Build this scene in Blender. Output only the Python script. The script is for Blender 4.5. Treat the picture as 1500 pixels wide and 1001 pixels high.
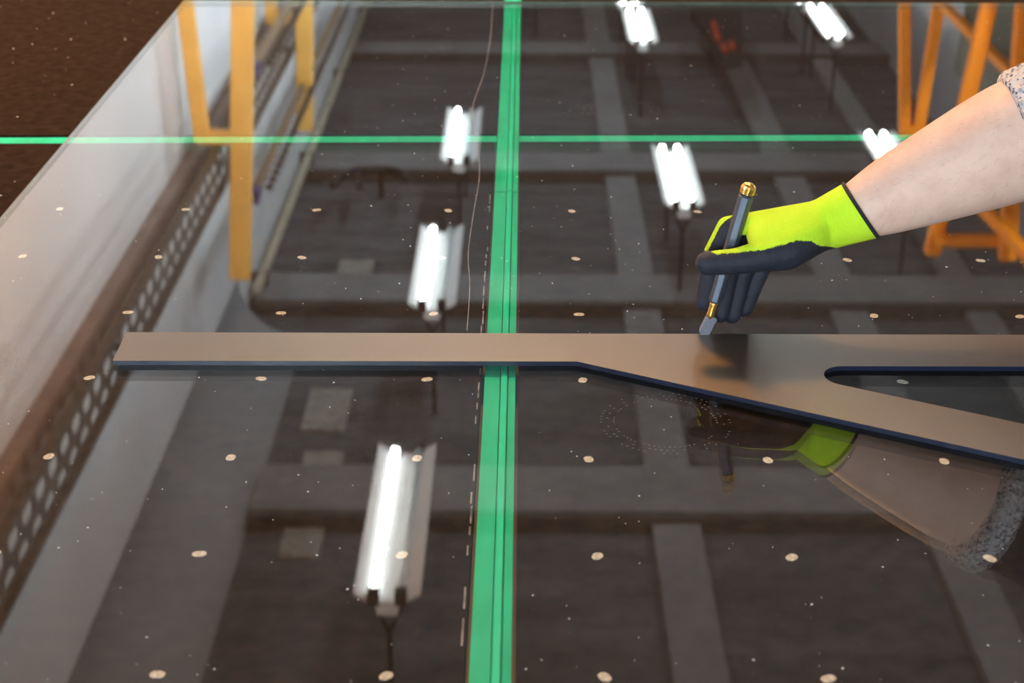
import bpy, bmesh, math, random
import numpy as np
from mathutils import Vector, Matrix

for _o in list(bpy.data.objects):
    bpy.data.objects.remove(_o)
S = bpy.context.scene
COL = S.collection
T = 0.90                      # height of the felt table top above the floor (things are laid out from the table top, then lifted)

# ------------------------------------------------------------------ camera
cam_d = bpy.data.cameras.new('camera')
cam = bpy.data.objects.new('camera', cam_d)
COL.objects.link(cam)
pit, yaw, roll = 0.4351, -0.0074, 0.0017
cp, sp, cy, sy = math.cos(pit), math.sin(pit), math.cos(yaw), math.sin(yaw)
Fv = Vector((sy * cp, cy * cp, -sp))
R0 = Vector((cy, -sy, 0))
U0 = R0.cross(Fv)
Rv = R0 * math.cos(roll) + U0 * math.sin(roll)
Uv = -R0 * math.sin(roll) + U0 * math.cos(roll)
M = Matrix((Rv, Uv, -Fv)).transposed().to_4x4()
M.translation = Vector((0, 0, 0.7032 + T))
cam.matrix_world = M
cam_d.sensor_width = 36.0
cam_d.lens = 2354.45 / 1500 * 36.0
cam_d.clip_start = 0.05
cam_d.dof.use_dof = True
cam_d.dof.focus_distance = 1.63
cam_d.dof.aperture_fstop = 7.6
S.camera = cam

# ------------------------------------------------------------------ world, lights, exposure
w = bpy.data.worlds.new('world')
S.world = w
w.use_nodes = True
w.node_tree.nodes['Background'].inputs[0].default_value = (0.75, 0.85, 1.0, 1)
w.node_tree.nodes['Background'].inputs[1].default_value = 0.05
S.view_settings.view_transform = 'Standard'
S.view_settings.look = 'None'
S.view_settings.exposure = 0.0
S.view_settings.gamma = 1.0
S.view_settings.use_curve_mapping = False


def area(name, loc, target, size, power, color):
    d = bpy.data.lights.new(name, 'AREA')
    d.shape = 'DISK'
    d.size = size
    d.energy = power
    d.color = color
    o = bpy.data.objects.new(name, d)
    COL.objects.link(o)
    o.location = (loc[0], loc[1], loc[2] + T)
    v = Vector(target) - Vector(loc)
    o.rotation_euler = v.to_track_quat('-Z', 'Y').to_euler()
    return o


area('daylight_from_hall_door', (-0.9, -3.3, 1.15), (0.3, 1.5, 0.1), 1.6, 250, (0.80, 0.92, 1.0))
area('warm_high_bay_lamp', (0.05, 3.45, 2.65), (0.25, 1.5, 0.05), 0.40, 92, (1.0, 0.45, 0.11))
area('added_warm_uplight', (-0.45, 4.95, -0.55), (-1.8, 4.3, 1.5), 0.5, 85, (1.0, 0.46, 0.18))  # unseen warm light, added low down to tint the left wall
area('added_warm_felt_light', (-1.5, 2.6, 1.2), (-1.05, 2.9, 0.0), 0.3, 17, (1.0, 0.36, 0.07))  # added out of view to brown the felt at the far left
area('added_warm_wall_light', (-1.25, 2.7, 1.25), (-1.8, 4.3, 1.5), 0.3, 70, (1.0, 0.42, 0.11))  # extra unseen light, added to warm the near part of the wall
for _y in (7.3, 9.2, 11.4, 14.2):
    area('unseen_hall_fill', (0.5, _y, -0.6), (-1.8, _y + .3, 2.0), 0.5, 82, (0.78, 0.90, 1.0))  # added fill hidden below table height, brightens left wall and roof
area('unseen_hall_fill', (2.9, 3.4, -0.5), (1.9, 9.0, 2.2), 0.5, 260, (0.95, 0.97, 1.0))  # unseen fill added for the orange racks and the roof beyond
TUBE = 75.0

# ------------------------------------------------------------------ material helpers


def new_mat(name):
    m = bpy.data.materials.new(name)
    m.use_nodes = True
    nt = m.node_tree
    b = nt.nodes['Principled BSDF']
    return m, nt, b


def pmat(name, col, rough=0.5, metal=0.0, var=0.0, scale=20.0, bump=0.0, bscale=None, spec=0.5, col2=None, stretch=None):
    m, nt, b = new_mat(name)
    b.inputs['Base Color'].default_value = (*col, 1)
    b.inputs['Roughness'].default_value = rough
    b.inputs['Metallic'].default_value = metal
    b.inputs['Specular IOR Level'].default_value = spec
    if var or bump or col2:
        tc = nt.nodes.new('ShaderNodeTexCoord')
        mp = nt.nodes.new('ShaderNodeMapping')
        nt.links.new(tc.outputs['Object'], mp.inputs['Vector'])
        if stretch:
            mp.inputs['Scale'].default_value = stretch
        n = nt.nodes.new('ShaderNodeTexNoise')
        n.inputs['Scale'].default_value = scale
        n.inputs['Detail'].default_value = 6
        nt.links.new(mp.outputs['Vector'], n.inputs['Vector'])
        if var or col2:
            r = nt.nodes.new('ShaderNodeValToRGB')
            c2 = col2 if col2 else tuple(min(1, c * (1 + var)) for c in col)
            c1 = col if col2 else tuple(c * (1 - var) for c in col)
            r.color_ramp.elements[0].color = (*c1, 1)
            r.color_ramp.elements[1].color = (*c2, 1)
            r.color_ramp.elements[0].position = 0.32
            r.color_ramp.elements[1].position = 0.68
            nt.links.new(n.outputs['Fac'], r.inputs['Fac'])
            nt.links.new(r.outputs['Color'], b.inputs['Base Color'])
        if bump:
            n2 = n
            if bscale:
                n2 = nt.nodes.new('ShaderNodeTexNoise')
                n2.inputs['Scale'].default_value = bscale
                n2.inputs['Detail'].default_value = 3
                nt.links.new(mp.outputs['Vector'], n2.inputs['Vector'])
            bp = nt.nodes.new('ShaderNodeBump')
            bp.inputs['Strength'].default_value = bump
            bp.inputs['Distance'].default_value = 0.002
            nt.links.new(n2.outputs['Fac'], bp.inputs['Height'])
            nt.links.new(bp.outputs['Normal'], b.inputs['Normal'])
    return m


def emis(name, col, strength):
    m, nt, b = new_mat(name)
    b.inputs['Base Color'].default_value = (0.8, 0.8, 0.8, 1)
    b.inputs['Emission Color'].default_value = (*col, 1)
    b.inputs['Emission Strength'].default_value = strength
    return m


MAT = {}
MAT['felt'] = pmat('felt', (0.0235, 0.0145, 0.0090), 0.95, var=0.35, scale=55, bump=0.6, bscale=900, spec=0.03)
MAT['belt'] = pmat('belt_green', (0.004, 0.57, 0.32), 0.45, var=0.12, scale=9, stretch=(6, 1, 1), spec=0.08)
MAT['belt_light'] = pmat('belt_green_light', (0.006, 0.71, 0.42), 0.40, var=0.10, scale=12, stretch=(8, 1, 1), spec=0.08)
MAT['dark_steel'] = pmat('dark_steel', (0.03, 0.03, 0.032), 0.5, metal=0.3, var=0.2, scale=8)
MAT['nozzle'] = pmat('nozzle_plug', (0.62, 0.57, 0.50), 0.6, var=0.35, scale=260)
MAT['warm_sheen'] = pmat('dark_plate_warm_sheen', (0.160, 0.138, 0.114), 0.30, metal=0.8, var=0.05, scale=700, bump=0.12, bscale=1500)  # warm sheen of a dark plate, put into its top colour
MAT['navy'] = pmat('navy_edge', (0.008, 0.013, 0.03), 0.22, spec=0.6)
MAT['concrete'] = pmat('concrete_floor', (0.20, 0.19, 0.18), 0.6, var=0.15, scale=3)
MAT['white_wall'] = pmat('white_wall', (0.78, 0.79, 0.80), 0.8, var=0.05, scale=1.2)
MAT['grey_wall'] = pmat('grey_wall', (0.40, 0.40, 0.42), 0.8, var=0.08, scale=1.2)
MAT['wall_falloff'] = pmat('falloff_grey', (0.26, 0.27, 0.28), 0.8, var=0.1, scale=1.2)  # mid grey standing in for light fading up the left wall
MAT['roof'] = pmat('roof_boards', (0.096, 0.101, 0.107), 0.85, var=0.30, scale=1.3, stretch=(1, 4, 1))
MAT['beam'] = pmat('beam_grey', (0.215, 0.218, 0.222), 0.7, var=0.12, scale=2)
MAT['beam_shade'] = pmat('beam_shade', (0.072, 0.064, 0.056), 0.8, var=0.2, scale=2)  # beam colour darkened for the shaded near side
MAT['patch'] = pmat('roof_patch', (0.30, 0.29, 0.26), 0.8, var=0.30, scale=14, stretch=(1, 4, 1))
MAT['tray'] = pmat('tray_brown', (0.075, 0.058, 0.042), 0.55, var=0.2, scale=5)
MAT['trunk'] = pmat('trunking_brown', (0.26, 0.20, 0.17), 0.6, var=0.15, scale=5)
MAT['yellow'] = pmat('rack_yellow', (0.88, 0.50, 0.11), 0.45, var=0.06, scale=6)
MAT['orange'] = pmat('rack_orange', (0.85, 0.27, 0.000), 0.5, var=0.08, scale=6)
MAT['peg'] = pmat('peg_rubber', (0.06, 0.045, 0.035), 0.6, var=0.2, scale=30)
MAT['rail_brown'] = pmat('rail_brown', (0.22, 0.15, 0.085), 0.5, var=0.15, scale=10)
MAT['purple'] = pmat('cap_purple', (0.06, 0.03, 0.20), 0.4, var=0.1, scale=30)
MAT['pipe'] = pmat('pipe_olive', (0.40, 0.37, 0.28), 0.5, var=0.1, scale=6)
MAT['dark_glass'] = pmat('stored_glass', (0.085, 0.120, 0.105), 0.45, var=0.2, scale=2, spec=0.3)
MAT['black'] = pmat('black_plastic', (0.012, 0.012, 0.014), 0.5, var=0.2, scale=40)
MAT['lamp_white'] = pmat('lamp_enamel', (0.82, 0.84, 0.85), 0.45, var=0.03, scale=5)
MAT['tube'] = emis('tube_glow', (0.95, 1.0, 0.97), TUBE)
MAT['tube_off'] = pmat('tube_unlit', (0.62, 0.70, 0.70), 0.3, var=0.04, scale=10)
MAT['red'] = pmat('hoist_red', (0.45, 0.045, 0.015), 0.45, var=0.1, scale=20)
MAT['handle'] = pmat('cutter_handle', (0.055, 0.070, 0.098), 0.38, metal=0.4, var=0.10, scale=300)
MAT['brass'] = pmat('brass', (0.78, 0.46, 0.12), 0.26, metal=0.9, var=0.12, scale=250)
MAT['head'] = pmat('cutter_head_grey', (0.155, 0.165, 0.21), 0.45, metal=0.3, var=0.10, scale=300)
MAT['steel'] = pmat('wheel_steel', (0.55, 0.55, 0.56), 0.25, metal=0.9, var=0.05, scale=300)
MAT['dust'] = pmat('glass_chips', (0.75, 0.76, 0.74), 0.5, var=0.15, scale=300)
MAT['mark'] = pmat('suction_residue', (0.13, 0.135, 0.145), 0.8, var=0.25, scale=300)
MAT['scratch'] = pmat('score_grey', (0.22, 0.23, 0.27), 0.6, var=0.45, scale=60)
MAT['frayed'] = pmat('frayed_felt_edge', (0.28, 0.25, 0.22), 0.9, var=0.7, scale=60)
MAT['sleeve_dark'] = pmat('sleeve_dark', (0.022, 0.026, 0.038), 0.95, var=0.3, scale=200, bump=0.5, bscale=900)
MAT['hair'] = pmat('arm_hair', (0.10, 0.055, 0.03), 0.5, var=0.2, scale=300)
MAT['trim_black'] = pmat('glove_trim', (0.010, 0.011, 0.014), 0.8, var=0.3, scale=500, bump=0.5, bscale=1500)


def skin_mat():
    m, nt, b = new_mat('skin')
    tc = nt.nodes.new('ShaderNodeTexCoord')
    n = nt.nodes.new('ShaderNodeTexNoise')
    n.inputs['Scale'].default_value = 34
    n.inputs['Detail'].default_value = 8
    n.inputs['Roughness'].default_value = 0.65
    nt.links.new(tc.outputs['Object'], n.inputs['Vector'])
    r = nt.nodes.new('ShaderNodeValToRGB')
    r.color_ramp.elements[0].color = (0.57, 0.375, 0.30, 1)
    r.color_ramp.elements[1].color = (0.68, 0.485, 0.40, 1)
    r.color_ramp.elements[0].position = 0.3
    r.color_ramp.elements[1].position = 0.7
    nt.links.new(n.outputs['Fac'], r.inputs['Fac'])
    nt.links.new(r.outputs['Color'], b.inputs['Base Color'])
    b.inputs['Subsurface Weight'].default_value = 0.15
    b.inputs['Subsurface Radius'].default_value = (0.010, 0.004, 0.002)
    b.inputs['Subsurface Scale'].default_value = 0.5
    b.inputs['Roughness'].default_value = 0.55
    b.inputs['Specular IOR Level'].default_value = 0.35
    n2 = nt.nodes.new('ShaderNodeTexNoise')
    n2.inputs['Scale'].default_value = 420
    nt.links.new(tc.outputs['Object'], n2.inputs['Vector'])
    bp = nt.nodes.new('ShaderNodeBump')
    bp.inputs['Strength'].default_value = 0.18
    bp.inputs['Distance'].default_value = 0.001
    nt.links.new(n2.outputs['Fac'], bp.inputs['Height'])
    nt.links.new(bp.outputs['Normal'], b.inputs['Normal'])
    return m


def glove_mat():
    """lime knit with a navy-black dipped palm: the dip line is a signed distance stored on the mesh"""
    m, nt, b = new_mat('glove_knit_and_dip')
    tc = nt.nodes.new('ShaderNodeTexCoord')
    at = nt.nodes.new('ShaderNodeAttribute')
    at.attribute_name = 'dip'
    n = nt.nodes.new('ShaderNodeTexNoise')
    n.inputs['Scale'].default_value = 420
    n.inputs['Detail'].default_value = 2
    nt.links.new(tc.outputs['Object'], n.inputs['Vector'])
    ma = nt.nodes.new('ShaderNodeMath')
    ma.operation = 'MULTIPLY_ADD'
    ma.inputs[1].default_value = 0.0022
    nt.links.new(n.outputs['Fac'], ma.inputs[0])
    nt.links.new(at.outputs['Fac'], ma.inputs[2])
    mr = nt.nodes.new('ShaderNodeMapRange')
    mr.inputs['From Min'].default_value = 0.0008
    mr.inputs['From Max'].default_value = 0.0015
    nt.links.new(ma.outputs[0], mr.inputs['Value'])
    # knit colour
    n2 = nt.nodes.new('ShaderNodeTexNoise')
    n2.inputs['Scale'].default_value = 25
    n2.inputs['Detail'].default_value = 5
    nt.links.new(tc.outputs['Object'], n2.inputs['Vector'])
    r = nt.nodes.new('ShaderNodeValToRGB')
    r.color_ramp.elements[0].color = (0.42, 0.68, 0.018, 1)
    r.color_ramp.elements[1].color = (0.53, 0.80, 0.032, 1)
    r.color_ramp.elements[0].position = 0.3
    r.color_ramp.elements[1].position = 0.7
    nt.links.new(n2.outputs['Fac'], r.inputs['Fac'])
    n3 = nt.nodes.new('ShaderNodeTexNoise')
    n3.inputs['Scale'].default_value = 90
    n3.inputs['Detail'].default_value = 5
    nt.links.new(tc.outputs['Object'], n3.inputs['Vector'])
    r2 = nt.nodes.new('ShaderNodeValToRGB')
    r2.color_ramp.elements[0].color = (0.010, 0.012, 0.021, 1)
    r2.color_ramp.elements[1].color = (0.023, 0.027, 0.041, 1)
    nt.links.new(n3.outputs['Fac'], r2.inputs['Fac'])
    mx = nt.nodes.new('ShaderNodeMix')
    mx.data_type = 'RGBA'
    nt.links.new(mr.outputs['Result'], mx.inputs['Factor'])
    nt.links.new(r.outputs['Color'], mx.inputs[6])
    nt.links.new(r2.outputs['Color'], mx.inputs[7])
    nt.links.new(mx.outputs[2], b.inputs['Base Color'])
    mr2 = nt.nodes.new('ShaderNodeMapRange')
    mr2.inputs['To Min'].default_value = 0.9
    mr2.inputs['To Max'].default_value = 0.62
    nt.links.new(mr.outputs['Result'], mr2.inputs['Value'])
    nt.links.new(mr2.outputs['Result'], b.inputs['Roughness'])
    b.inputs['Specular IOR Level'].default_value = 0.3
    # knit ribs
    wv = nt.nodes.new('ShaderNodeTexWave')
    wv.inputs['Scale'].default_value = 220
    wv.inputs['Distortion'].default_value = 1.5
    nt.links.new(tc.outputs['Object'], wv.inputs['Vector'])
    bp = nt.nodes.new('ShaderNodeBump')
    bp.inputs['Strength'].default_value = 0.35
    bp.inputs['Distance'].default_value = 0.0008
    nt.links.new(wv.outputs['Fac'], bp.inputs['Height'])
    n5 = nt.nodes.new('ShaderNodeTexNoise')
    n5.inputs['Scale'].default_value = 75
    n5.inputs['Detail'].default_value = 3
    nt.links.new(tc.outputs['Object'], n5.inputs['Vector'])
    b5 = nt.nodes.new('ShaderNodeBump')
    b5.inputs['Strength'].default_value = 0.45
    b5.inputs['Distance'].default_value = 0.004
    nt.links.new(n5.outputs['Fac'], b5.inputs['Height'])
    nt.links.new(bp.outputs['Normal'], b5.inputs['Normal'])
    nt.links.new(b5.outputs['Normal'], b.inputs['Normal'])
    return m


def marl_mat():
    m, nt, b = new_mat('marl_knit')
    tc = nt.nodes.new('ShaderNodeTexCoord')
    v = nt.nodes.new('ShaderNodeTexVoronoi')
    v.inputs['Scale'].default_value = 330
    nt.links.new(tc.outputs['Object'], v.inputs['Vector'])
    r = nt.nodes.new('ShaderNodeValToRGB')
    els = r.color_ramp.elements
    els[0].color = (0.07, 0.09, 0.17, 1)
    els[0].position = 0.18
    els[1].color = (0.55, 0.54, 0.55, 1)
    els[1].position = 0.50
    nt.links.new(v.outputs['Color'], r.inputs['Fac'])
    nt.links.new(r.outputs['Color'], b.inputs['Base Color'])
    b.inputs['Roughness'].default_value = 0.95
    bp = nt.nodes.new('ShaderNodeBump')
    bp.inputs['Strength'].default_value = 0.9
    bp.inputs['Distance'].default_value = 0.002
    nt.links.new(v.outputs['Distance'], bp.inputs['Height'])
    nt.links.new(bp.outputs['Normal'], b.inputs['Normal'])
    return m


def glass_mat():
    """clear float glass sheet: transmits and mirrors by the Fresnel law at each of its two faces"""
    m = bpy.data.materials.new('float_glass')
    m.use_nodes = True
    nt = m.node_tree
    nt.nodes.clear()
    out = nt.nodes.new('ShaderNodeOutputMaterial')
    geo = nt.nodes.new('ShaderNodeNewGeometry')
    ior = nt.nodes.new('ShaderNodeMapRange')
    ior.inputs['To Min'].default_value = 1.52
    ior.inputs['To Max'].default_value = 1.0 / 1.52
    nt.links.new(geo.outputs['Backfacing'], ior.inputs['Value'])
    fr = nt.nodes.new('ShaderNodeFresnel')
    nt.links.new(ior.outputs['Result'], fr.inputs['IOR'])
    tr = nt.nodes.new('ShaderNodeBsdfTransparent')
    tr.inputs['Color'].default_value = (0.955, 0.975, 0.965, 1)
    gl = nt.nodes.new('ShaderNodeBsdfGlossy')
    gl.inputs['Roughness'].default_value = 0.0
    gl.inputs['Color'].default_value = (1, 1, 1, 1)
    # faint greasy film
    mx = nt.nodes.new('ShaderNodeMixShader')
    nt.links.new(fr.outputs['Fac'], mx.inputs['Fac'])
    nt.links.new(tr.outputs['BSDF'], mx.inputs[1])
    nt.links.new(gl.outputs['BSDF'], mx.inputs[2])
    nt.links.new(mx.outputs['Shader'], out.inputs['Surface'])
    return m


MAT['skin'] = skin_mat()
MAT['glove'] = glove_mat()
MAT['marl'] = marl_mat()
MAT['glass'] = glass_mat()
MAT['glass_edge'] = pmat('glass_cut_edge', (0.14, 0.21, 0.175), 0.25, var=0.1, scale=60, spec=0.6)

# ------------------------------------------------------------------ mesh helpers


class MB:
    """collects shapes into one mesh"""

    def __init__(self):
        self.v, self.f, self.m = [], [], []

    def add(self, v, f, mi=0):
        o = len(self.v)
        self.v += [tuple(p) for p in v]
        self.f += [tuple(i + o for i in q) for q in f]
        self.m += [mi] * len(f)
        return self

    def box(self, a, b, mi=0):
        x0, y0, z0 = a
        x1, y1, z1 = b
        v = [(x0, y0, z0), (x1, y0, z0), (x1, y1, z0), (x0, y1, z0), (x0, y0, z1), (x1, y0, z1), (x1, y1, z1), (x0, y1, z1)]
        return self.add(v, [(3, 2, 1, 0), (4, 5, 6, 7), (0, 1, 5, 4), (1, 2, 6, 5), (2, 3, 7, 6), (3, 0, 4, 7)], mi)

    def prism(self, poly, z0, z1, mi=0):
        n = len(poly)
        v = [(x, y, z0) for x, y in poly] + [(x, y, z1) for x, y in poly]
        f = [tuple(range(n - 1, -1, -1)), tuple(range(n, 2 * n))]
        f += [(i, (i + 1) % n, n + (i + 1) % n, n + i) for i in range(n)]
        return self.add(v, f, mi)

    def extrude_profile(self, prof, axis_y0, axis_y1, mi=0):
        """profile in x,z swept along y"""
        n = len(prof)
        v = [(x, axis_y0, z) for x, z in prof] + [(x, axis_y1, z) for x, z in prof]
        f = [tuple(range(n)), tuple(range(2 * n - 1, n - 1, -1))]
        f += [(i, n + i, n + (i + 1) % n, (i + 1) % n) for i in range(n)]
        return self.add(v, f, mi)

    def bar(self, a, b, wx, wy, up=None, mi=0):
        """rectangular bar from a to b, wx by wy in section"""
        a, b = Vector(a), Vector(b)
        d = (b - a).normalized()
        r = Vector(up) if up else (Vector((1, 0, 0)) if abs(d.x) < 0.9 else Vector((0, 1, 0)))
        s = (r - d * r.dot(d)).normalized()
        t = d.cross(s)
        v = []
        for p in (a, b):
            for i, j in ((-1, -1), (1, -1), (1, 1), (-1, 1)):
                v.append(p + s * (i * wx / 2) + t * (j * wy / 2))
        return self.add(v, [(3, 2, 1, 0), (4, 5, 6, 7), (0, 1, 5, 4), (1, 2, 6, 5), (2, 3, 7, 6), (3, 0, 4, 7)], mi)

    def loft(self, rings, mi=0, cap=True):
        n = len(rings[0])
        v = [p for r in rings for p in r]
        f = []
        for k in range(len(rings) - 1):
            for i in range(n):
                j = (i + 1) % n
                f.append((k * n + i, k * n + j, (k + 1) * n + j, (k + 1) * n + i))
        if cap:
            f.append(tuple(range(n - 1, -1, -1)))
            f.append(tuple((len(rings) - 1) * n + i for i in range(n)))
        return self.add(v, f, mi)

    def tube(self, pts, rad, n=8, mi=0, cap=True):
        pts = [Vector(p) for p in pts]
        rings = []
        for k, p in enumerate(pts):
            d = (pts[min(k + 1, len(pts) - 1)] - pts[max(k - 1, 0)]).normalized()
            r = Vector((0, 0, 1)) if abs(d.z) < 0.9 else Vector((1, 0, 0))
            s = (r - d * r.dot(d)).normalized()
            t = d.cross(s)
            rr = rad[k] if isinstance(rad, (list, tuple)) else rad
            rings.append([p + (s * math.cos(2 * math.pi * i / n) + t * math.sin(2 * math.pi * i / n)) * rr for i in range(n)])
        return self.loft(rings, mi, cap)

    def build(self, name, mats, parent=None, smooth=False, fix=True):
        me = bpy.data.meshes.new(name)
        me.from_pydata(self.v, [], self.f)
        for mm in (mats if isinstance(mats, (list, tuple)) else [mats]):
            me.materials.append(MAT[mm])
        if any(self.m):
            me.polygons.foreach_set('material_index', self.m)
        if fix:
            bm = bmesh.new()
            bm.from_mesh(me)
            bmesh.ops.recalc_face_normals(bm, faces=bm.faces)
            bm.to_mesh(me)
            bm.free()
        if smooth:
            me.polygons.foreach_set('use_smooth', [True] * len(me.polygons))
        o = bpy.data.objects.new(name, me)
        COL.objects.link(o)
        if parent:
            o.parent = parent
            o.location = -abs_loc(parent)
        return o


def abs_loc(o):
    l = Vector(o.location)
    while o.parent:
        o = o.parent
        l += Vector(o.location)
    return l


def empty(name, loc):
    o = bpy.data.objects.new(name, None)
    o.empty_display_size = 0.1
    o.location = loc
    COL.objects.link(o)
    return o


def tag(o, label=None, cat=None, group=None, kind=None):
    if label:
        o['label'] = label
    if cat:
        o['category'] = cat
    if group:
        o['group'] = group
    if kind:
        o['kind'] = kind
    return o


def bevel(o, wdt, seg=2):
    bm = bmesh.new()
    bm.from_mesh(o.data)
    ed = [e for e in bm.edges if len(e.link_faces) == 2 and e.calc_face_angle(0) > 0.5]
    bmesh.ops.bevel(bm, geom=ed, offset=wdt, segments=seg, affect='EDGES', profile=0.6)
    bm.to_mesh(o.data)
    bm.free()
    return o


def copy_tree(o, parent=None):
    c = o.copy()
    COL.objects.link(c)
    c.parent = parent
    for ch in list(o.children):
        copy_tree(ch, c)
    return c


random.seed(7)
rng = random.Random(11)

# ------------------------------------------------------------------ the hall
FLOOR = -T
X0, X1, Y0, Y1, HC = -1.80, 3.70, -4.5, 23.0, 3.62
tag(MB().box((X0 - .2, Y0 - .2, FLOOR - .1), (X1 + .2, Y1 + .2, FLOOR)).build('floor', 'concrete'), 'grey concrete hall floor', kind='structure')
wl = tag(MB().box((X0 - .2, Y0, FLOOR), (X0, Y1, HC)).build('wall_left', 'white_wall'), 'white hall wall on the left', kind='structure')
tag(MB().box((X1, Y0, FLOOR), (X1 + .2, Y1, HC)).build('wall_right', 'grey_wall'), 'grey hall wall on the right', kind='structure')
tag(MB().box((X0 - .2, Y1, FLOOR), (X1 + .2, Y1 + .2, HC)).build('wall_back', 'grey_wall'), 'grey end wall of the hall', kind='structure')
tag(MB().box((X0 - .2, Y0 - .2, FLOOR), (X1 + .2, Y0, HC)).build('wall_front', 'white_wall'), 'white wall behind the photographer', kind='structure')
ceil = tag(MB().box((X0 - .2, Y0 - .2, HC), (X1 + .2, Y1 + .2, HC + .15)).build('ceiling', 'roof'), 'dark boarded hall roof', kind='structure')
for yb in (1.8, 4.5, 7.25, 9.93, 12.6, 16.25, 19.2):          # cross beams: pale box, its side shade put in as a dark near strip
    xl = X0 + .41 if yb < 9.3 else X0
    MB().box((xl, yb - .20, HC - .08), (X1, yb + .28, HC)).build('roof_beam', 'beam', ceil)
    MB().box((xl, yb - .27, HC - .09), (X1, yb - .20, HC)).build('beam_shade_strip', 'beam_shade', ceil)
for xa, xb in ((0.66, 0.90), (2.02, 2.26)):
    MB().box((xa, Y0, HC - .06), (xb, Y1, HC)).build('roof_purlin', 'beam', ceil)
for ya, yb2, xa, xb in ((8.05, 8.55, -1.26, -1.01), (7.28, 7.78, -1.20, -.98), (6.72, 6.98, -1.20, -1.00), (10.2, 10.6, -1.3, -1.06)):
    MB().box((xa, ya, HC - .025), (xb, yb2, HC)).build('roof_patch', 'patch', ceil)
MB().box((2.9, Y0, HC - .06), (3.1, Y1, HC)).build('roof_purlin', 'beam', ceil)


cv = MB()  # added curve, its grey imitates the light falloff below the roof
cr = .40
prof = [(X0, HC - cr)] + [(X0 + cr * (1 - math.cos(a)), HC - cr + cr * math.sin(a)) for a in [math.pi / 2 * k / 14 for k in range(1, 15)]] + [(X0, HC)]
cv.extrude_profile(prof, Y0, 9.35)
tag(cv.build('trim_2', 'wall_falloff', smooth=False), 'added grey curve for light falloff between the left wall and the roof', kind='structure')


def perforated(x, y0, y1, zc, zh, pitch, rows):
    """upright strip with real holes, in the plane x"""
    mb = MB()
    n = int((y1 - y0) / pitch)
    rh = zh / rows
    for r in range(rows):
        for i in range(n):
            ya = y0 + i * pitch + (pitch / 2 if r % 2 else 0)
            za = zc - zh / 2 + r * rh
            cyy, czz = ya + pitch / 2, za + rh / 2
            out = [(ya, za), (ya + pitch / 2, za), (ya + pitch, za), (ya + pitch, za + rh / 2), (ya + pitch, za + rh), (ya + pitch / 2, za + rh), (ya, za + rh), (ya, za + rh / 2)]
            inn = [(cyy + (a - cyy) * k, czz + (b - czz) * k2) for (a, b), k, k2 in
                   zip(out, (.55, .7, .55, .7, .55, .7, .55, .7), (.50, .66, .50, .66, .50, .66, .50, .66))]
            v = [(x, a, b) for a, b in out] + [(x, a, b) for a, b in inn]
            mb.add(v, [(j, (j + 1) % 8, 8 + (j + 1) % 8, 8 + j) for j in range(8)])
    return mb


tray = empty('cable_tray', (X0 + .2, 12.0, 2.04))
pl = perforated(X0 + .21, -2.0, 20.0, 2.03, 0.20, 0.155, 2).build('perforated_side', 'tray', tray)
sm = pl.modifiers.new('thick', 'SOLIDIFY')
sm.thickness = 0.003
MB().box((X0 + .19, -2.0, 2.125), (X0 + .225, 20.0, 2.155)).build('top_flange', 'tray', tray)
MB().box((X0 + .19, -2.0, 1.905), (X0 + .225, 20.0, 1.935)).build('bottom_flange', 'tray', tray)
for i in range(9):
    MB().box((X0 + .002, -1.2 + i * 2.4, 2.125), (X0 + .19, -1.16 + i * 2.4, 2.15)).build('wall_bracket', 'tray', tray)
tag(tray, 'brown perforated steel cable tray along the white left wall', 'cable tray')
trk = empty('wall_trunking', (X0 + .02, 12.0, 2.06))
bevel(MB().box((X0, -2.0, 2.0), (X0 + .07, 20.0, 2.12)).build('channel', 'trunk', trk), .006)
for i in range(10):
    MB().box((X0 + .07, -1.0 + i * 2.05, 2.015), (X0 + .076, .95 + i * 2.05, 2.105)).build('cover', 'trunk', trk)
tag(trk, 'taupe closed trunking on the white wall under the perforated tray', 'trunking')
pip = empty('conduit_pipe', (X0 + .04, 14.0, 3.40))
MB().tube([(X0 + .07, 9.55, 3.40), (X0 + .07, 20.5, 3.40)], .035, 12).build('pipe', 'pipe', pip, smooth=True)
for i in range(5):
    MB().box((X0 + .003, 9.8 + i * 2.5, 3.37), (X0 + .11, 9.84 + i * 2.5, 3.47)).build('clip', 'tray', pip)
tag(pip, 'olive pipe clipped high on the white wall below the roof', 'pipe')
for hz, yy0, yy1 in ((1.05, 4, 20),):
    tag(MB().box((X0, Y0, hz), (X0 + .02, Y1, hz + .05)).build('trim_1', 'grey_wall'), 'grey rubbing strip along the left wall', kind='structure')

# ------------------------------------------------------------------ fluorescent lamps


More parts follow.
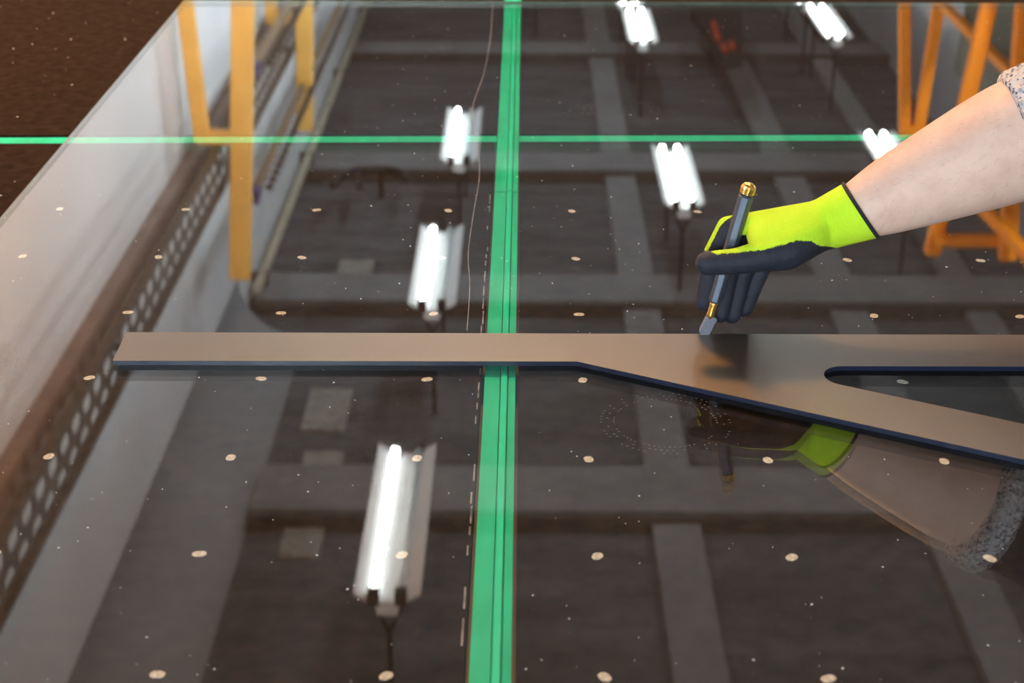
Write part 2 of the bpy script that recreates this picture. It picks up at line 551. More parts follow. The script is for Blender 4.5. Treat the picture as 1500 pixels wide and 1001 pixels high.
def make_lamp(single):
    r = empty('fluorescent_lamp', (0, 0, 2.9))
    L = 1.24
    h = MB()
    prof = [(-.04, .10), (.04, .10), (.05, .055), (.135, .0), (.132, -.006), (.045, .045), (-.045, .045), (-.132, -.006), (-.135, .0), (-.05, .055)]
    n = len(prof)
    v = [(x, -L / 2, 2.9 + z) for x, z in prof] + [(x, L / 2, 2.9 + z) for x, z in prof]
    f = [(i, (i + 1) % n, n + (i + 1) % n, n + i) for i in range(n)]
    f += [(0, 1, 2, 9), (2, 3, 4, 5), (6, 7, 8, 9), (2, 5, 6, 9)]
    f += [tuple(n + i for i in q[::-1]) for q in f[-4:]]
    h.add(v, f)
    h.build('reflector', 'lamp_white', r)
    xs = (-.055, .055)
    for k, x in enumerate(xs):
        lit = not (single and k == 1)
        MB().tube([(x, -L / 2 + .03, 2.915), (x, L / 2 - .03, 2.915)], .018, 12).build('tube', 'tube' if lit else 'tube_off', r, smooth=True)
        for e in (-1, 1):
            MB().box((x - .024, e * (L / 2 - .012) - .022, 2.885), (x + .024, e * (L / 2 - .012) + .022, 2.95)).build('lampholder', 'black', r)
    for e in (-1, 1):
        y = e * (L / 2 - .05)
        MB().tube([(-.05, y, 2.99), (0, y, 3.12), (0, y, HC)], .011, 6).build('hanger', 'black', r)
        MB().tube([(.05, y, 2.99), (0, y, 3.12)], .009, 6).build('hanger', 'black', r)
    return r


lA, lB = make_lamp(True), make_lamp(False)
usedA = usedB = False
LAMPS = [
    ('A', -.535, 5.97, 'first lamp of the left row over the table, nearest the camera, one tube lit'),
    ('A', -.51, 8.85, 'second lamp of the left row over the table, one tube lit'),
    ('A', -.455, 11.4, 'third lamp of the left row, by the second yellow rack post, one tube lit'),
    ('B', 1.05, 10.5, 'nearest twin tube lamp of the middle row, between the two pale purlins'),
    ('B', 1.06, 14.72, 'second twin tube lamp of the middle row, in a pair end to end'),
    ('B', 1.02, 16.02, 'last twin tube lamp of the middle row, behind another lamp'),
    ('B', 2.60, 10.85, 'nearest twin tube lamp of the right row, above the orange racks'),
    ('B', 2.82, 14.9, 'second twin tube lamp of the right row, beside the hanging hoist'),
    ('B', 2.76, 16.2, 'last twin tube lamp of the right row, behind another lamp'),
    ('A', -.53, 3.02, 'lamp of the left row straight above the cutting table, one tube lit'),
    ('B', 1.05, 3.1, 'twin tube lamp of the middle row straight above the cutting table'),
    ('B', .12, 17.6, 'twin tube lamp alone between the left and middle rows, at the far end'),
]
for k, x, y, lab in LAMPS:
    if k == 'A':
        o = lA if not usedA else copy_tree(lA)
        usedA = True
    else:
        o = lB if not usedB else copy_tree(lB)
        usedB = True
    o.location = (x, y, 2.9)
    tag(o, lab, 'ceiling lamp', 'fluorescent lamps under the hall roof')

# ------------------------------------------------------------------ yellow peg rack on the left
rk = empty('peg_rack', (-1.5, 9.3, FLOOR))


def ybar(name, a, b, wx, wy, up=None, m='yellow', parent=rk):
    return bevel(MB().bar(a, b, wx, wy, up).build(name, m, parent), .006, 1)


ybar('post', (-1.245, 8.0, FLOOR), (-1.526, 8.0, 2.65), .11, .09, (1, 0, 0))
ybar('post', (-1.32, 10.55, FLOOR), (-1.495, 10.55, 2.62), .11, .09, (1, 0, 0))
ybar('brace', (-1.668, 8.0, 1.885), (-1.79, 8.0, FLOOR), .08, .07, (1, 0, 0))
ybar('brace', (-1.668, 10.55, 1.885), (-1.79, 10.55, FLOOR), .08, .07, (1, 0, 0))
ybar('spreader', (-1.69, 8.0, 1.86), (-1.46, 8.0, 1.86), .06, .07, (0, 1, 0))
ybar('spreader', (-1.69, 10.55, 1.86), (-1.44, 10.55, 1.86), .06, .07, (0, 1, 0))
for hz, xr in ((1.60, -1.445), (2.31, -1.49)):
    rl = ybar('peg_rail', (xr, 8.4, hz), (xr, 14.2, hz), .042, .05, (1, 0, 0), 'rail_brown')
    pg = MB()
    for i in range(44):
        y = 8.5 + i * .13
        pg.tube([(xr + .015, y, hz), (xr + .075, y, hz)], .004, 5)
        pg.tube([(xr + .055, y, hz), (xr + .090, y, hz)], .021, 8)
    tag(pg.build('peg_row', 'peg', rl), kind='stuff')
    MB().box((xr - .034, 8.32, hz - .038), (xr + .034, 8.41, hz + .038)).build('end_cap', 'purple', rl)
    for y in (8.06, 10.6):
        ybar('arm', (xr - .03, y, hz + .02), (xr + .03, y + .35, hz - .01), .03, .03, (0, 0, 1), 'peg')
tag(rk, 'tall yellow glass rack with studded brown rails against the white wall', 'rack')

# ------------------------------------------------------------------ orange A-frame racks on the right


r1 = empty('a_frame_rack', (1.95, 7.7, FLOOR))
o_ = lambda nm, a, b, wx=.075, wy=.06, up=(1, 0, 0), par=r1: ybar(nm, a, b, wx, wy, up, 'orange', par)
o_('post', (1.626, 7.74, FLOOR), (1.905, 7.74, 1.76), .055, .05)
o_('leg', (2.083, 7.72, FLOOR), (1.966, 7.72, 1.74), .055, .05)
o_('apex_plate', (1.88, 7.70, 1.72), (1.99, 7.70, 1.72), .05, .04, (0, 0, 1))
o_('cross_rail', (1.975, 7.68, 1.06), (1.975, 5.2, 1.06), .04, .045, (0, 0, 1))
o_('cross_rail', (2.05, 7.68, -.2), (2.05, 5.2, -.2), .04, .045, (0, 0, 1))
tag(r1, 'orange A-frame glass rack with pointed top, farther one on the right', 'rack')
r2 = empty('a_frame_rack', (1.85, 6.0, FLOOR))
o2 = lambda nm, a, b, wx=.085, wy=.06, up=(1, 0, 0): ybar(nm, a, b, wx, wy, up, 'orange', r2)
o2('leg', (1.90, 6.0, FLOOR), (1.636, 6.0, 1.70), .06, .05)
o2('post', (1.735, 5.90, FLOOR), (1.907, 5.90, 1.68), .065, .05)
o2('post', (1.80, 5.70, FLOOR), (1.95, 5.70, 1.64), .065, .05)
o2('top_rail', (1.63, 5.95, 1.62), (1.93, 5.95, 1.62), .045, .045, (0, 0, 1))
o2('side_rail', (1.72, 5.94, 1.40), (1.88, 5.30, 1.52), .045, .045, (0, 0, 1))
tag(r2, 'orange A-frame glass rack nearer the camera, right of the gloved arm', 'rack')
for i in range(3):
    g = MB()
    g.bar((2.13 + i * .03, 6.30, -.78), (2.015 + i * .03, 6.30, 1.32 - i * .05), .008, 2.15, (1, 0, 0))
    g.v = [(x, y, z) for x, y, z in g.v]
    tag(bevel(g.build('glass_sheet', 'dark_glass'), .001, 1),
        ['dark green glass sheet leaning on the orange rack, front of three', 'dark green glass sheet leaning on the orange rack, middle of three',
         'dark green glass sheet leaning on the orange rack, rearmost of three'][i], 'glass sheet', 'glass sheets stored on the orange racks')
MB().box((2.1, 5.45, FLOOR + .06), (2.45, 7.65, FLOOR + .115)).build('shelf', 'orange', r1)
MB().box((1.88, 5.6, FLOOR), (2.4, 5.68, FLOOR + .06)).build('foot', 'orange', r1)
MB().box((1.88, 7.4, FLOOR), (2.4, 7.48, FLOOR + .06)).build('foot', 'orange', r1)

# ------------------------------------------------------------------ hoist and loop under the roof
ho = empty('hoist', (1.9, 15.2, 3.1))
hv = MB()
hv.add([(1.72, 16.4, 3.12), (2.24, 16.4, 3.12), (2.24, 16.5, 3.30), (1.72, 16.5, 3.30), (1.75, 13.93, 3.00), (1.92, 13.93, 3.00), (1.92, 13.93, 3.10), (1.75, 13.93, 3.10)],
       [(0, 1, 2, 3), (4, 5, 6, 7), (0, 1, 5, 4), (1, 2, 6, 5), (2, 3, 7, 6), (3, 0, 4, 7)])
hv.build('bracket', 'black', ho)
MB().tube([(1.9, 16.0, 3.2), (1.9, 16.0, HC)], .04, 8).build('hanger', 'black', ho)
MB().tube([(1.98, 16.45, 3.2), (1.98, 16.45, HC)], .04, 8).build('hanger', 'black', ho)
for x, y in ((1.80, 14.25), (1.88, 14.35), (1.79, 14.75), (1.80, 15.1)):
    bevel(MB().box((x - .022, y - .12, 2.985), (x + .022, y + .12, 3.06)).build('red_cap', 'red', ho), .01)
tag(ho, 'dark tapered hoist bracket with red caps hanging under the roof', 'hoist')
lp = empty('hanging_hook', (-1.15, 11.75, HC))
MB().tube([(-1.42, 11.35, 3.30), (-1.40, 11.6, 3.33), (-1.30, 11.85, 3.36), (-1.12, 11.95, 3.38), (-.98, 11.9, 3.38), (-.90, 11.72, 3.36), (-.90, 11.55, 3.32)], .035, 8).build('hook_bar', 'black', lp, smooth=True)
MB().tube([(-1.12, 11.95, 3.38), (-1.12, 11.95, HC)], .02, 6).build('hanger', 'black', lp)
MB().tube([(-1.28, 11.85, 3.36), (-1.22, 11.3, 3.30)], .025, 6).build('hook_tip', 'black', lp)
tag(lp, 'black curved hook bar hanging under the roof left of the lamps', 'hook')

# ------------------------------------------------------------------ cutting table
tb = empty('cutting_table', (-0.2, 2.5, FLOOR))
TX0, TX1, TY0, TY1 = -1.34, 1.02, 0.50, 4.70
GX0, GX1 = -0.0412, -0.0040          # gap of the long belt
cbelt = lambda x: 2.2035 + 0.0235 * x   # the cross belt runs a touch askew
GW = 0.0190                          # half gap of the cross belt


def panel(xa, xb, ya_a, ya_b, yb_a, yb_b):
    o = MB().prism([(xa, ya_a), (xb, ya_b), (xb, yb_b), (xa, yb_a)], -.022, 0).build('felt_panel', 'felt', tb)
    return o


pFL = panel(TX0, GX0, TY0, TY0, cbelt(TX0) - GW, cbelt(GX0) - GW)
pFR = panel(GX1, TX1, TY0, TY0, cbelt(GX1) - GW, cbelt(TX1) - GW)
pBL = panel(TX0, GX0, cbelt(TX0) + GW, cbelt(GX0) + GW, TY1, TY1)
pBR = panel(GX1, TX1, cbelt(GX1) + GW, cbelt(TX1) + GW, TY1, TY1)
MB().box((TX0, TY0, -.10), (TX1, TY1, -.024)).build('table_bed', 'dark_steel', tb)
for x in (TX0 + .10, TX1 - .10):
    for y in (TY0 + .15, 2.6, TY1 - .15):
        bevel(MB().box((x - .05, y - .05, FLOOR), (x + .05, y + .05, -.10)).build('leg', 'dark_steel', tb), .004)
for y in (TY0 + .15, TY1 - .15):
    MB().box((TX0 + .15, y - .03, -.70), (TX1 - .15, y + .03, -.62)).build('stretcher', 'dark_steel', tb)

# green belts: ridged long belt in two lengths, cross belt in two lengths


def long_belt(y0, y1):
    b = MB()
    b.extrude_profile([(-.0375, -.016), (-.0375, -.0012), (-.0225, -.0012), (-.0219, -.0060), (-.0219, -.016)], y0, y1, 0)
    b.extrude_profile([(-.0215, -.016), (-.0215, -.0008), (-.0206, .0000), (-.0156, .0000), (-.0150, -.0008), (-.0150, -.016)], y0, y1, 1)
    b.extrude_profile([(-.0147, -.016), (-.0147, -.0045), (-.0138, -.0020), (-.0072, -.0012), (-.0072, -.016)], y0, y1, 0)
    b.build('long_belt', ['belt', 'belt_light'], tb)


long_belt(TY0, 1.976)
long_belt(1.9785, TY1)
for xa, xb in ((TX0, -.0385), (-.0065, TX1)):
    hw, off = .0135, -.0025
    MB().prism([(xa, cbelt(xa) - hw + off), (xb, cbelt(xb) - hw + off), (xb, cbelt(xb) + hw + off), (xa, cbelt(xa) + hw + off)], -.016, -.0008).build('cross_belt', 'belt', tb)
# frayed felt edge left of the belt
fe = MB()
y = TY0
while y < 2.15:
    l = rng.uniform(.008, .035)
    if rng.random() < .62:
        x = -.0428 + rng.uniform(-.0012, .0008)
        fe.box((x - .0008, y, -.001), (x + .0006, y + l, .0003))
    y += l + rng.uniform(.002, .02)
tag(fe.build('frayed_edge', 'frayed', tb), kind='stuff')

# air nozzles: uneven pale plugs set in the felt of the two near panels
COLS = [-0.585, -0.4272, -0.2602, -0.0949, 0.0601, 0.2186, 0.3760, 0.5328, 0.690]
nz_me = []
for k in range(4):
    mb = MB()
    n = 10
    ph = rng.uniform(0, 6)
    rr = [.0052 * (1 + .16 * math.sin(2 * (2 * math.pi * i / n) + ph) + rng.uniform(-.07, .07)) for i in range(n)]
    ri = [[(math.cos(2 * math.pi * i / n) * rr[i] * s, math.sin(2 * math.pi * i / n) * rr[i] * s, z) for i in range(n)] for s, z in ((1, -.004), (1, .0001), (.8, .0003))]
    mb.loft(ri)
    o = mb.build('air_nozzle', 'nozzle')
    nz_me.append(o.data)
    bpy.data.objects.remove(o)
for i in range(8):
    for j, x in enumerate(COLS):
        p = pFL if x < GX0 else pFR
        o = bpy.data.objects.new('air_nozzle', nz_me[(i * 3 + j) % 4])
        COL.objects.link(o)
        o.parent = p
        o.location = Vector((x + rng.uniform(-.002, .002), 0.9429 - .16 + .16 * (i), 0)) - abs_loc(p)
        o.rotation_euler = (0, 0, rng.uniform(0, 6))
tag(tb, 'large black felt cutting table with green belts and rows of air nozzles', 'table')

# ------------------------------------------------------------------ the glass sheet on the table
G0, G1 = 0.0005, 0.0065
gl = MB()
gx0, gx1, gy0, gy1 = -0.6440, 0.955, 0.62, 3.024
gl.box((gx0, gy0, G0), (gx1, gy1, G1))
gl.m = [0, 0, 1, 1, 1, 1]
gs = gl.build('glass_sheet', ['glass', 'glass_edge'])
tag(gs, 'large clear glass sheet lying flat on the black felt cutting table', 'glass sheet')


def ribbon(pts, wd, z=G1 + .00015):
    mb = MB()
    v = []
    for k, (x, y) in enumerate(pts):
        x2, y2 = pts[min(k + 1, len(pts) - 1)]
        x1, y1 = pts[max(k - 1, 0)]
        d = Vector((x2 - x1, y2 - y1)).normalized()
        v += [(x - d.y * wd / 2, y + d.x * wd / 2, z), (x + d.y * wd / 2, y - d.x * wd / 2, z)]
    mb.add(v, [(2 * i, 2 * i + 1, 2 * i + 3, 2 * i + 2) for i in range(len(pts) - 1)])
    return mb


def smooth_pts(p, n=6):
    out = []
    for i in range(len(p) - 1):
        a, b, c, d = p[max(i - 1, 0)], p[i], p[i + 1], p[min(i + 2, len(p) - 1)]
        for k in range(n):
            t = k / n
            out.append(tuple(.5 * (2 * b[q] + (c[q] - a[q]) * t + (2 * a[q] - 5 * b[q] + 4 * c[q] - d[q]) * t * t + (3 * b[q] - a[q] - 3 * c[q] + d[q]) * t ** 3) for q in (0, 1)))
    return out + [p[-1]]


sc = smooth_pts([(-.0598, 3.02), (-.0587, 2.7262), (-.0651, 2.5094), (-.0769, 2.3213), (-.0638, 2.1416), (-.0584, 2.0117), (-.0618, 1.8824), (-.0641, 1.745), (-.0592, 1.643), (-.0583, 1.5245)])
ribbon(sc, .0006).build('score_line', 'scratch', gs)
for cx, cyy, r in ((.1453, 2.324, .056), (.1328, 1.322, .060)):
    mk = MB()
    for q in range(3):
        for i in range(64):
            a = 2 * math.pi * i / 64 + q * .05
            if rng.random() < .5:
                continue
            rr = r * (1 - .10 * q)
            px, py = cx + rr * math.cos(a), cyy + rr * math.sin(a)
            s = .0008
            mk.add([(px - s, py - s * .6, G1 + .0002), (px + s, py - s * .6, G1 + .0002), (px + s, py + s * .6, G1 + .0002), (px - s, py + s * .6, G1 + .0002)], [(0, 1, 2, 3)])
    tag(mk.build('suction_cup_mark', 'mark', gs), kind='stuff')
du = MB()
for i in range(900):
    x, y = rng.uniform(gx0, .9), .85 + 2.1 * rng.random() ** 1.25
    s = rng.choice((.0006, .0007, .0008, .0010, .0014)) * rng.uniform(.7, 1.1)
    if 1.04 < y < 1.52:
        if y > 1.43 or (x > .04 and y > 1.42 - .51 * (x - .05)):
            continue
    a = rng.uniform(0, 6)
    ca, sa = math.cos(a) * s, math.sin(a) * s
    z = G1 + .0001
    du.add([(x + ca, y + sa, z), (x - sa * .6, y + ca * .6, z), (x - ca, y - sa, z), (x + sa * .5, y - ca * .5, z), (x, y, z + s * .6)], [(0, 1, 4), (1, 2, 4), (2, 3, 4), (3, 0, 4), (3, 2, 1, 0)])
for i in range(150):
    x, y = rng.uniform(-1.25, gx0 - .02), rng.uniform(1.8, 3.3)
    s = rng.choice((.0006, .0008, .0012, .002)) * .8
    z = .0003
    du.add([(x + s * 1.4, y, z), (x, y + s * .6, z), (x - s, y, z), (x, y - s * .6, z), (x, y, z + s * .6)], [(0, 1, 4), (1, 2, 4), (2, 3, 4), (3, 0, 4), (3, 2, 1, 0)])
tag(du.build('glass_chips', 'dust'), 'tiny white glass chips scattered over glass sheet and felt', 'glass chips', kind='stuff')

# ------------------------------------------------------------------ the set square
outer = [(-.4077, 1.4377), (.0539, 1.4413), (.4426, 1.2454), (.84, 1.0450), (.84, 1.5115), (-.4095, 1.5061)]
rad = .0215
ccx, ccy = .2945 + rad, 1.4335 - rad
sl = -.5145
a_lo = math.atan2(-1, sl)      # direction from the centre to the lower tangent point
nl = Vector((sl, -1)).normalized() if False else Vector((-(-sl) * -1, -1)).normalized()
inner = [(.77, 1.4362)]
ang0, ang1 = math.pi / 2, math.pi + math.atan2(1, .5145)
for i in range(15):
    a = ang0 + (ang1 - ang0) * i / 14
    inner.append((ccx + rad * math.cos(a), ccy + rad * math.sin(a)))
lx, ly = inner[-1]
inner.append((.77, ly + sl * (.77 - lx)))
RZ0, RZ1 = G1 + .0002, G1 + .0052
bm = bmesh.new()
eds = []
for loop in (outer, inner):
    vs = [bm.verts.new((x, y, RZ0)) for x, y in loop]
    eds += [bm.edges.new((vs[i], vs[(i + 1) % len(vs)])) for i in range(len(vs))]
bmesh.ops.triangle_fill(bm, use_beauty=True, use_dissolve=False, edges=eds)
base = list(bm.faces)
ex = bmesh.ops.extrude_face_region(bm, geom=base)
bmesh.ops.translate(bm, verts=[v for v in ex['geom'] if isinstance(v, bmesh.types.BMVert)], vec=(0, 0, RZ1 - RZ0))
bmesh.ops.recalc_face_normals(bm, faces=bm.faces)
for f in bm.faces:
    f.material_index = 0 if f.normal.z > .9 else 1
me = bpy.data.meshes.new('set_square')
bm.to_mesh(me)
bm.free()
me.materials.append(MAT['warm_sheen'])
me.materials.append(MAT['navy'])
sq = bpy.data.objects.new('set_square', me)
COL.objects.link(sq)
tag(sq, 'sheen-coloured dark set square with long arm and slanted brace lying on the glass', 'ruler')

# ------------------------------------------------------------------ the glass cutter
P_tip, P_top = Vector((.1868, 1.5085, .0075)), Vector((.2237, 1.5080, .1765))
ax = (P_top - P_tip).normalized()
LEN = (P_top - P_tip).length
cu = empty('glass_cutter', P_tip)
side = Vector((0, -1, 0))
side = (side - ax * side.dot(ax)).normalized()       # towards the camera
wid = ax.cross(side)                                 # across


def oct_ring(t, r, n=8, ph=math.pi / 8, sx=1.0):
    c = P_tip + ax * t
    return [c + (wid * math.cos(ph + 2 * math.pi * i / n) * sx + side * math.sin(ph + 2 * math.pi * i / n)) * r for i in range(n)]


hb = .0405
hd = MB().loft([oct_ring(hb, .0052, 6, 0.25), oct_ring(hb + .002, .0066, 6, 0.25), oct_ring(LEN - .0150, .0078, 6, 0.25), oct_ring(LEN - .0135, .0070, 6, 0.25)]).build('handle', 'handle', cu)
bevel(hd, .0009, 2)
MB().loft([oct_ring(LEN - .0135, .0066, 20), oct_ring(LEN - .0118, .0066, 20)]).build('collar', 'black', cu, smooth=False)
kn = MB()
rs = []
for t, r in ((.0118, .0066), (.0112, .0072), (.0055, .0073), (.0030, .0066), (.0012, .0050), (.0002, .0026)):
    ring = []
    for i in range(32):
        a = 2 * math.pi * i / 32
        k = r * (1 + (.05 if i % 4 < 2 else -.03))
        ring.append(P_tip + ax * (LEN - t) + (wid * math.cos(a) + side * math.sin(a)) * k)
    rs.append(ring)
kn.loft(rs)
kn.build('brass_knob', 'brass', cu)
MB().loft([oct_ring(t, r, 20) for t, r in ((.0225, .0030), (.0240, .0032), (.0255, .0042), (.0270, .0044), (.0300, .0040), (.0385, .0044), (.0405, .0046), (.0412, .0040))]).build('ferrule', 'brass', cu, smooth=True)
# flat head plate
hp = MB()
out2 = [(-.0040, .0245), (.0052, .0250), (.0078, .0235), (.0075, .0205), (.0066, .0195), (.0052, .0085), (.0030, .0015), (-.0042, .0022), (-.0062, .0060), (-.0066, .0095)]
v = [P_tip + wid * (x) + ax * t + side * .0028 for x, t in out2] + [P_tip + wid * (x) + ax * t - side * .0028 for x, t in out2]
n = len(out2)
hp.add(v, [tuple(range(n)), tuple(range(2 * n - 1, n - 1, -1))] + [(i, n + i, n + (i + 1) % n, (i + 1) % n) for i in range(n)])
bevel(hp.build('cutter_head', 'head', cu), .0006, 2)
wh = MB()
c = P_tip + ax * .0018 - wid * .0005
wh.loft([[c + (wid * math.cos(2 * math.pi * i / 16) + ax * math.sin(2 * math.pi * i / 16)) * r + side * d for i in range(16)] for d, r in ((-.0007, .0012), (0, .0025), (.0007, .0012))])
wh.build('cutting_wheel', 'steel', cu)
tag(cu, 'slate blue glass cutter with brass knob held upright in the gloved hand', 'glass cutter')

# ------------------------------------------------------------------ the person: forearm, glove, sleeve


def ellipse(A, B, depth, n=40, k=1.0, squash=1.0):
    A, B = Vector(A), Vector(B)
    c, u = (A + B) / 2, (A - B) / 2 * k
    # depth direction: across the arm, away from the camera
    dirv = Vector((0, 1, 0))
    dirv = (dirv - u.normalized() * dirv.dot(u.normalized())).normalized() * u.length * depth
    return [c + u * math.cos(2 * math.pi * i / n) + dirv * math.sin(2 * math.pi * i / n) for i in range(n)]


ARM = [((.3150, 1.5330, .1560), (.3450, 1.5330, .1100)),
       ((.3244, 1.5330, .1652), (.3597, 1.5330, .1126)), ((.3514, 1.5350, .1884), (.3832, 1.5350, .1171)), ((.3822, 1.5370, .2106), (.4107, 1.5370, .1239)),
       ((.4140, 1.5390, .2327), (.4421, 1.5390, .1322)), ((.4394, 1.5410, .2496), (.4707, 1.5410, .1397)), ((.4587, 1.5430, .2609), (.4953, 1.5430, .1464)),
       ((.4768, 1.5450, .2700), (.5211, 1.5450, .1538)), ((.5004, 1.5470, .2826), (.5547, 1.5470, .1642)), ((.5292, 1.5490, .2958), (.5876, 1.5490, .1782)), ((.57, 1.555, .320), (.625, 1.555, .200))]


def resample(rings, n):
    """Catmull-Rom along matching ring points"""
    out = []
    m = len(rings)
    for i in range(m - 1):
        a, b, c_, d = rings[max(i - 1, 0)], rings[i], rings[i + 1], rings[min(i + 2, m - 1)]
        for k in range(n):
            t = k / n
            out.append([.5 * (2 * q + (r_ - p) * t + (2 * p - 5 * q + 4 * r_ - s_) * t * t + (3 * q - p - 3 * r_ + s_) * t ** 3) for p, q, r_, s_ in zip(a, b, c_, d)])
    return out + [rings[-1]]


arm_rings = resample([ellipse(a, b, .86 + .012 * i) for i, (a, b) in enumerate(ARM)], 4)
arm = MB().loft(arm_rings).build('person', 'skin', smooth=True)
tag(arm, 'person reaching in from the right, bare forearm, lime glove holding a cutter', 'person')

# arm hair: fine short strands on the forearm
hr = MB()
for i in range(620):
    k = rng.randrange(4, len(arm_rings) - 14)
    q = rng.randrange(40)
    a = 2 * math.pi * q / 40
    p = arm_rings[k][q]
    p2 = arm_rings[min(k + 1, len(arm_rings) - 1)][(q + 1) % 40]
    c = sum(arm_rings[k], Vector()) / 40
    p = p.lerp(arm_rings[k + 1][q], rng.random()).lerp(arm_rings[k][(q + 1) % 40], rng.random())
    nrm = (p - c).normalized()
    al = (arm_rings[k][q] - arm_rings[k + 1][q]).normalized()
    t = (al * rng.uniform(.4, 1.0) + nrm * rng.uniform(.25, .6) + nrm.cross(al) * rng.uniform(-.5, .5)).normalized()
    L = rng.uniform(.004, .010)
    s = nrm.cross(t).normalized() * .00007
    e = p + t * L + Vector((0, 0, -L * .25))
    hr.add([p - s, p + s, e], [(0, 1, 2)])
tag(hr.build('arm_hair', 'hair', arm, fix=False), kind='stuff')

CUFFK = [((.4730, 1.5400, .2640), (.5190, 1.5400, .1530)), ((.4712, 1.5400, .2715), (.5260, 1.5400, .1400)), ((.4740, 1.5405, .2755), (.5310, 1.5405, .1360)), ((.4800, 1.5410, .2790), (.5370, 1.5410, .1370)),
         ((.4880, 1.5420, .2830), (.5450, 1.5420, .1410)), ((.4940, 1.5430, .2860), (.5500, 1.5430, .1450)), ((.4960, 1.5430, .2830), (.5510, 1.5430, .1500))]


def soft(rings, f0, f1):
    for k, ring in enumerate(rings):
        c = sum(ring, Vector()) / len(ring)
        for i in range(len(ring)):
            f = 1 + f0 * math.sin(i * .9 + k * .8) + f1 * math.sin(k * 1.1 + i * .3)
            ring[i] = c + (ring[i] - c) * f
    return rings


SLV = [((.4930, 1.5430, .2810), (.5500, 1.5430, .1500)), ((.5000, 1.5440, .2870), (.5620, 1.5440, .1530)), ((.5152, 1.5480, .2980), (.5790, 1.5480, .1600)), ((.5527, 1.5520, .3180), (.6200, 1.5520, .1750)), ((.62, 1.57, .375), (.69, 1.57, .225)), ((.72, 1.62, .46), (.80, 1.62, .30)), ((.84, 1.68, .58), (.93, 1.68, .41)), ((.92, 1.71, .64), (1.02, 1.71, .49)), ((.95, 1.72, .63), (1.02, 1.72, .54))]
slv = MB().loft(soft(resample([ellipse(a, b, 1.0) for a, b in SLV], 5), .006, .012)).build('sleeve', 'sleeve_dark', arm, smooth=True)
tag(slv, 'dark sleeve pushed up to the elbow')
ckr = resample([ellipse(a, b, .98, 120) for a, b in CUFFK], 4)
for k, ring in enumerate(ckr):          # knitted ribs run along the arm
    c = sum(ring, Vector()) / 120
    for i in range(120):
        ring[i] = c + (ring[i] - c) * (1 + (.016 if i % 4 < 2 else -.010) + .008 * math.sin(i * .31 + k * .5))
tag(MB().loft(ckr).build('sleeve_cuff', 'marl', slv, smooth=True), 'grey marl knitted cuff')

# glove: convex pieces fused by a voxel remesh into one continuous hand
INDEX = [(0.2398, 1.5350, 0.1231, 0.0135), (0.2077, 1.5320, 0.1204, 0.0114), (0.1930, 1.5300, 0.0860, 0.0114), (0.1877, 1.5240, 0.0413, 0.0104)]
MIDDLE = [(0.2494, 1.5480, 0.1119, 0.0140), (0.2215, 1.5470, 0.1046, 0.0122), (0.2101, 1.5390, 0.0641, 0.0116), (0.2050, 1.5300, 0.0255, 0.0102)]
RING = [(0.2619, 1.5590, 0.1011, 0.0136), (0.2390, 1.5570, 0.0936, 0.0122), (0.2255, 1.5460, 0.0584, 0.0114), (0.2180, 1.5350, 0.0220, 0.0100)]
PINKY = [(0.2754, 1.5660, 0.0910, 0.0130), (0.2563, 1.5640, 0.0839, 0.0118), (0.2430, 1.5540, 0.0549, 0.0110), (0.2318, 1.5430, 0.0263, 0.0096)]
THUMB = [(0.2824, 1.5120, 0.1174, 0.0200), (0.2630, 1.4970, 0.1085, 0.0195), (0.2388, 1.4880, 0.1069, 0.0160), (0.2114, 1.4840, 0.1025, 0.0132), (0.1835, 1.4870, 0.0990, 0.0122)]
W1, W2 = (0.2983, 1.5350, 0.1204, 0.0265), (0.3118, 1.5350, 0.1249, 0.0265)
WEB = (0.2495, 1.5120, 0.1172, 0.0170)
CUF_A, CUF_B = Vector((.3216, 1.5330, .1659)), Vector((.3607, 1.5310, .1119))
gbm = bmesh.new()


def ico(c):
    t = bmesh.new()
    bmesh.ops.create_icosphere(t, subdivisions=3, radius=c[3])
    pts = [v.co + Vector(c[:3]) for v in t.verts]
    t.free()
    return pts


def hull(*items):
    pts = []
    for it in items:
        pts += ico(it) if len(it) == 4 and not isinstance(it, list) else it
    vs = [gbm.verts.new(p) for p in pts]
    r = bmesh.ops.convex_hull(gbm, input=vs)
    junk = [g for g in r['geom_interior'] if isinstance(g, bmesh.types.BMVert)]
    bmesh.ops.delete(gbm, geom=list(set(junk)), context='VERTS')


for F in (INDEX, MIDDLE, RING, PINKY, THUMB):
    for a, b in zip(F[:-1], F[1:]):
        hull(a, b)
wr = (W1[0], W1[1] + .006, W1[2] - .002, .024)
for a, b in ((INDEX, MIDDLE), (MIDDLE, RING), (RING, PINKY)):
    hull(a[0], b[0], W1)
hull(WEB, THUMB[1], INDEX[0], W1)
hull(WEB, THUMB[2], INDEX[0])
hull(THUMB[0], W1)
hull(THUMB[1], PINKY[0], W1)
cuff_ring = ellipse(CUF_A, CUF_B, .90, 48)
hull(W1, W2)
mid_c = Vector(W2[:3])
hull(list(ellipse(mid_c + (CUF_A - CUF_B) * .42, mid_c - (CUF_A - CUF_B) * .43, .95, 48)), W1)
hull(list(ellipse(mid_c + (CUF_A - CUF_B) * .42, mid_c - (CUF_A - CUF_B) * .43, .95, 48)), [p for p in cuff_ring])
gme = bpy.data.meshes.new('glove_raw')
gbm.to_mesh(gme)
gbm.free()
gtmp = bpy.data.objects.new('glove_raw', gme)
COL.objects.link(gtmp)
rm = gtmp.modifiers.new('rm', 'REMESH')
rm.mode = 'VOXEL'
rm.voxel_size = 0.0013
sm = gtmp.modifiers.new('sm', 'SMOOTH')
sm.factor = 0.5
sm.iterations = 12
dg = bpy.context.evaluated_depsgraph_get()
dg.update()
gm = bpy.data.meshes.new_from_object(gtmp.evaluated_get(dg))
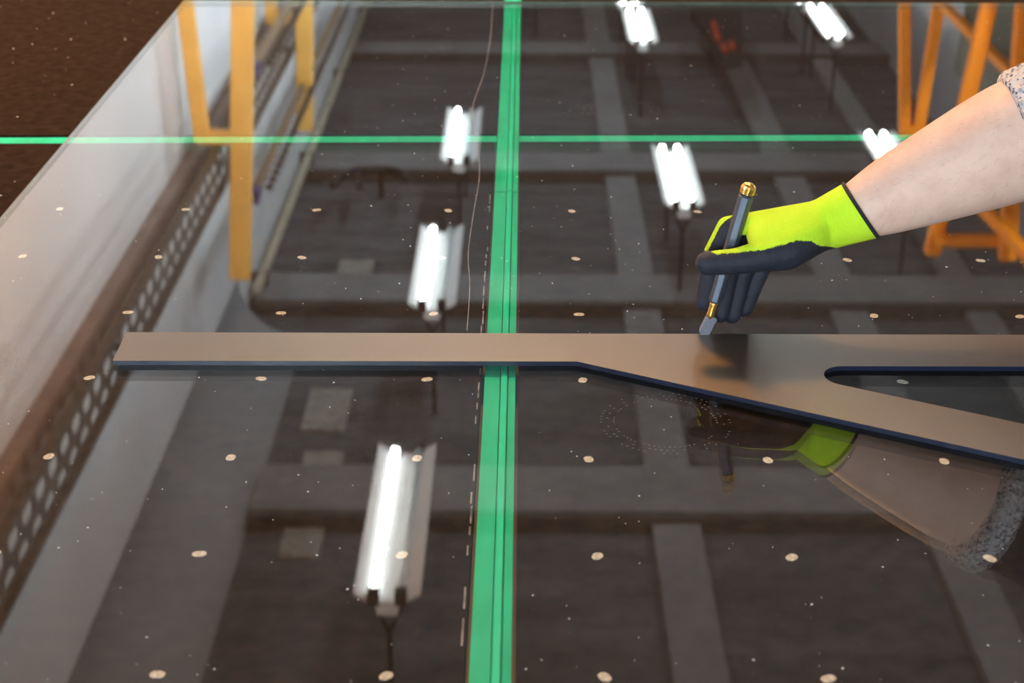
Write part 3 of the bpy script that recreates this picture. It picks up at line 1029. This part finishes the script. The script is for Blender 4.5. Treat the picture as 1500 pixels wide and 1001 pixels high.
gm.name = 'glove'
bpy.data.objects.remove(gtmp)
co = np.empty(len(gm.vertices) * 3)
gm.vertices.foreach_get('co', co)
co = co.reshape(-1, 3)
# soft wrinkles in the cuff
tt = (co - np.array(W1[:3])) @ np.array((Vector((CUF_A + CUF_B) / 2) - Vector(W1[:3])).normalized())


def seg_near(P, chain):
    best = np.full(len(P), 1e9)
    near = np.zeros_like(P)
    for a, b in zip(chain[:-1], chain[1:]):
        a3, b3 = np.array(a[:3]), np.array(b[:3])
        t = np.clip(((P - a3) @ (b3 - a3)) / ((b3 - a3) @ (b3 - a3)), 0, 1)
        q = a3 + t[:, None] * (b3 - a3)
        d = np.linalg.norm(P - q, axis=1) - (a[3] + t * (b[3] - a[3]))
        k = d < best
        best[k] = d[k]
        near[k] = q[k]
    return best, near


# signed distance to the dip line (positive = dipped)
line_x = np.array([.15, .178, .1913, .2380, .2712, .2860, .2960, .40])
line_z = np.array([.116, .1130, .1114, .1181, .1241, .1215, .1140, .06])
dip_palm = (np.interp(co[:, 0], line_x, line_z) - co[:, 2]) * .8
dT, _ = seg_near(co, THUMB)
dip = dip_palm.copy()
for F in (INDEX, MIDDLE, RING, PINKY):
    d, q = seg_near(co, F[1:])
    nrm = (co - q) / (np.linalg.norm(co - q, axis=1)[:, None] + 1e-9)
    back = np.array([-.62, .60, .50])
    back /= np.linalg.norm(back)
    val = (0.30 - nrm @ back) * .012
    k = (d < .0025) & (d < dT) & (co[:, 0] < .262)
    dip[k] = np.maximum(val[k], np.where(co[k, 2] < np.array(F[2])[2] + .01, .006, -1))
at = gm.attributes.new('dip', 'FLOAT', 'POINT')
at.data.foreach_set('value', dip.astype(np.float32))
gm.materials.clear()
gm.materials.append(MAT['glove'])
gm.polygons.foreach_set('use_smooth', [True] * len(gm.polygons))
glv = bpy.data.objects.new('glove', gm)
COL.objects.link(glv)
glv.parent = arm
tag(glv, 'lime knit work glove with dark navy dipped palm and fingers')
ringp = ellipse(CUF_A + (CUF_A - CUF_B) * .004, CUF_B - (CUF_A - CUF_B) * .004, .91, 64)
tr = MB()
cc = sum(ringp, Vector()) / 64
nn = (ringp[0] - cc).cross(ringp[16] - cc).normalized()
rings = []
for i in range(65):
    p = ringp[i % 64]
    o1 = (p - cc).normalized()
    rings.append([p + o1 * math.cos(2 * math.pi * j / 8) * .0011 + nn * math.sin(2 * math.pi * j / 8) * .0019 for j in range(8)])
tr.loft(rings, cap=False)
tag(tr.build('cuff_trim', 'trim_black', glv, smooth=True), 'black overlocked edge of the glove cuff')

# ------------------------------------------------------------------ lift everything from table-top height to the floor datum
for o in list(COL.objects):
    if o.parent is None and o.type in ('MESH', 'EMPTY'):
        o.location.z += T
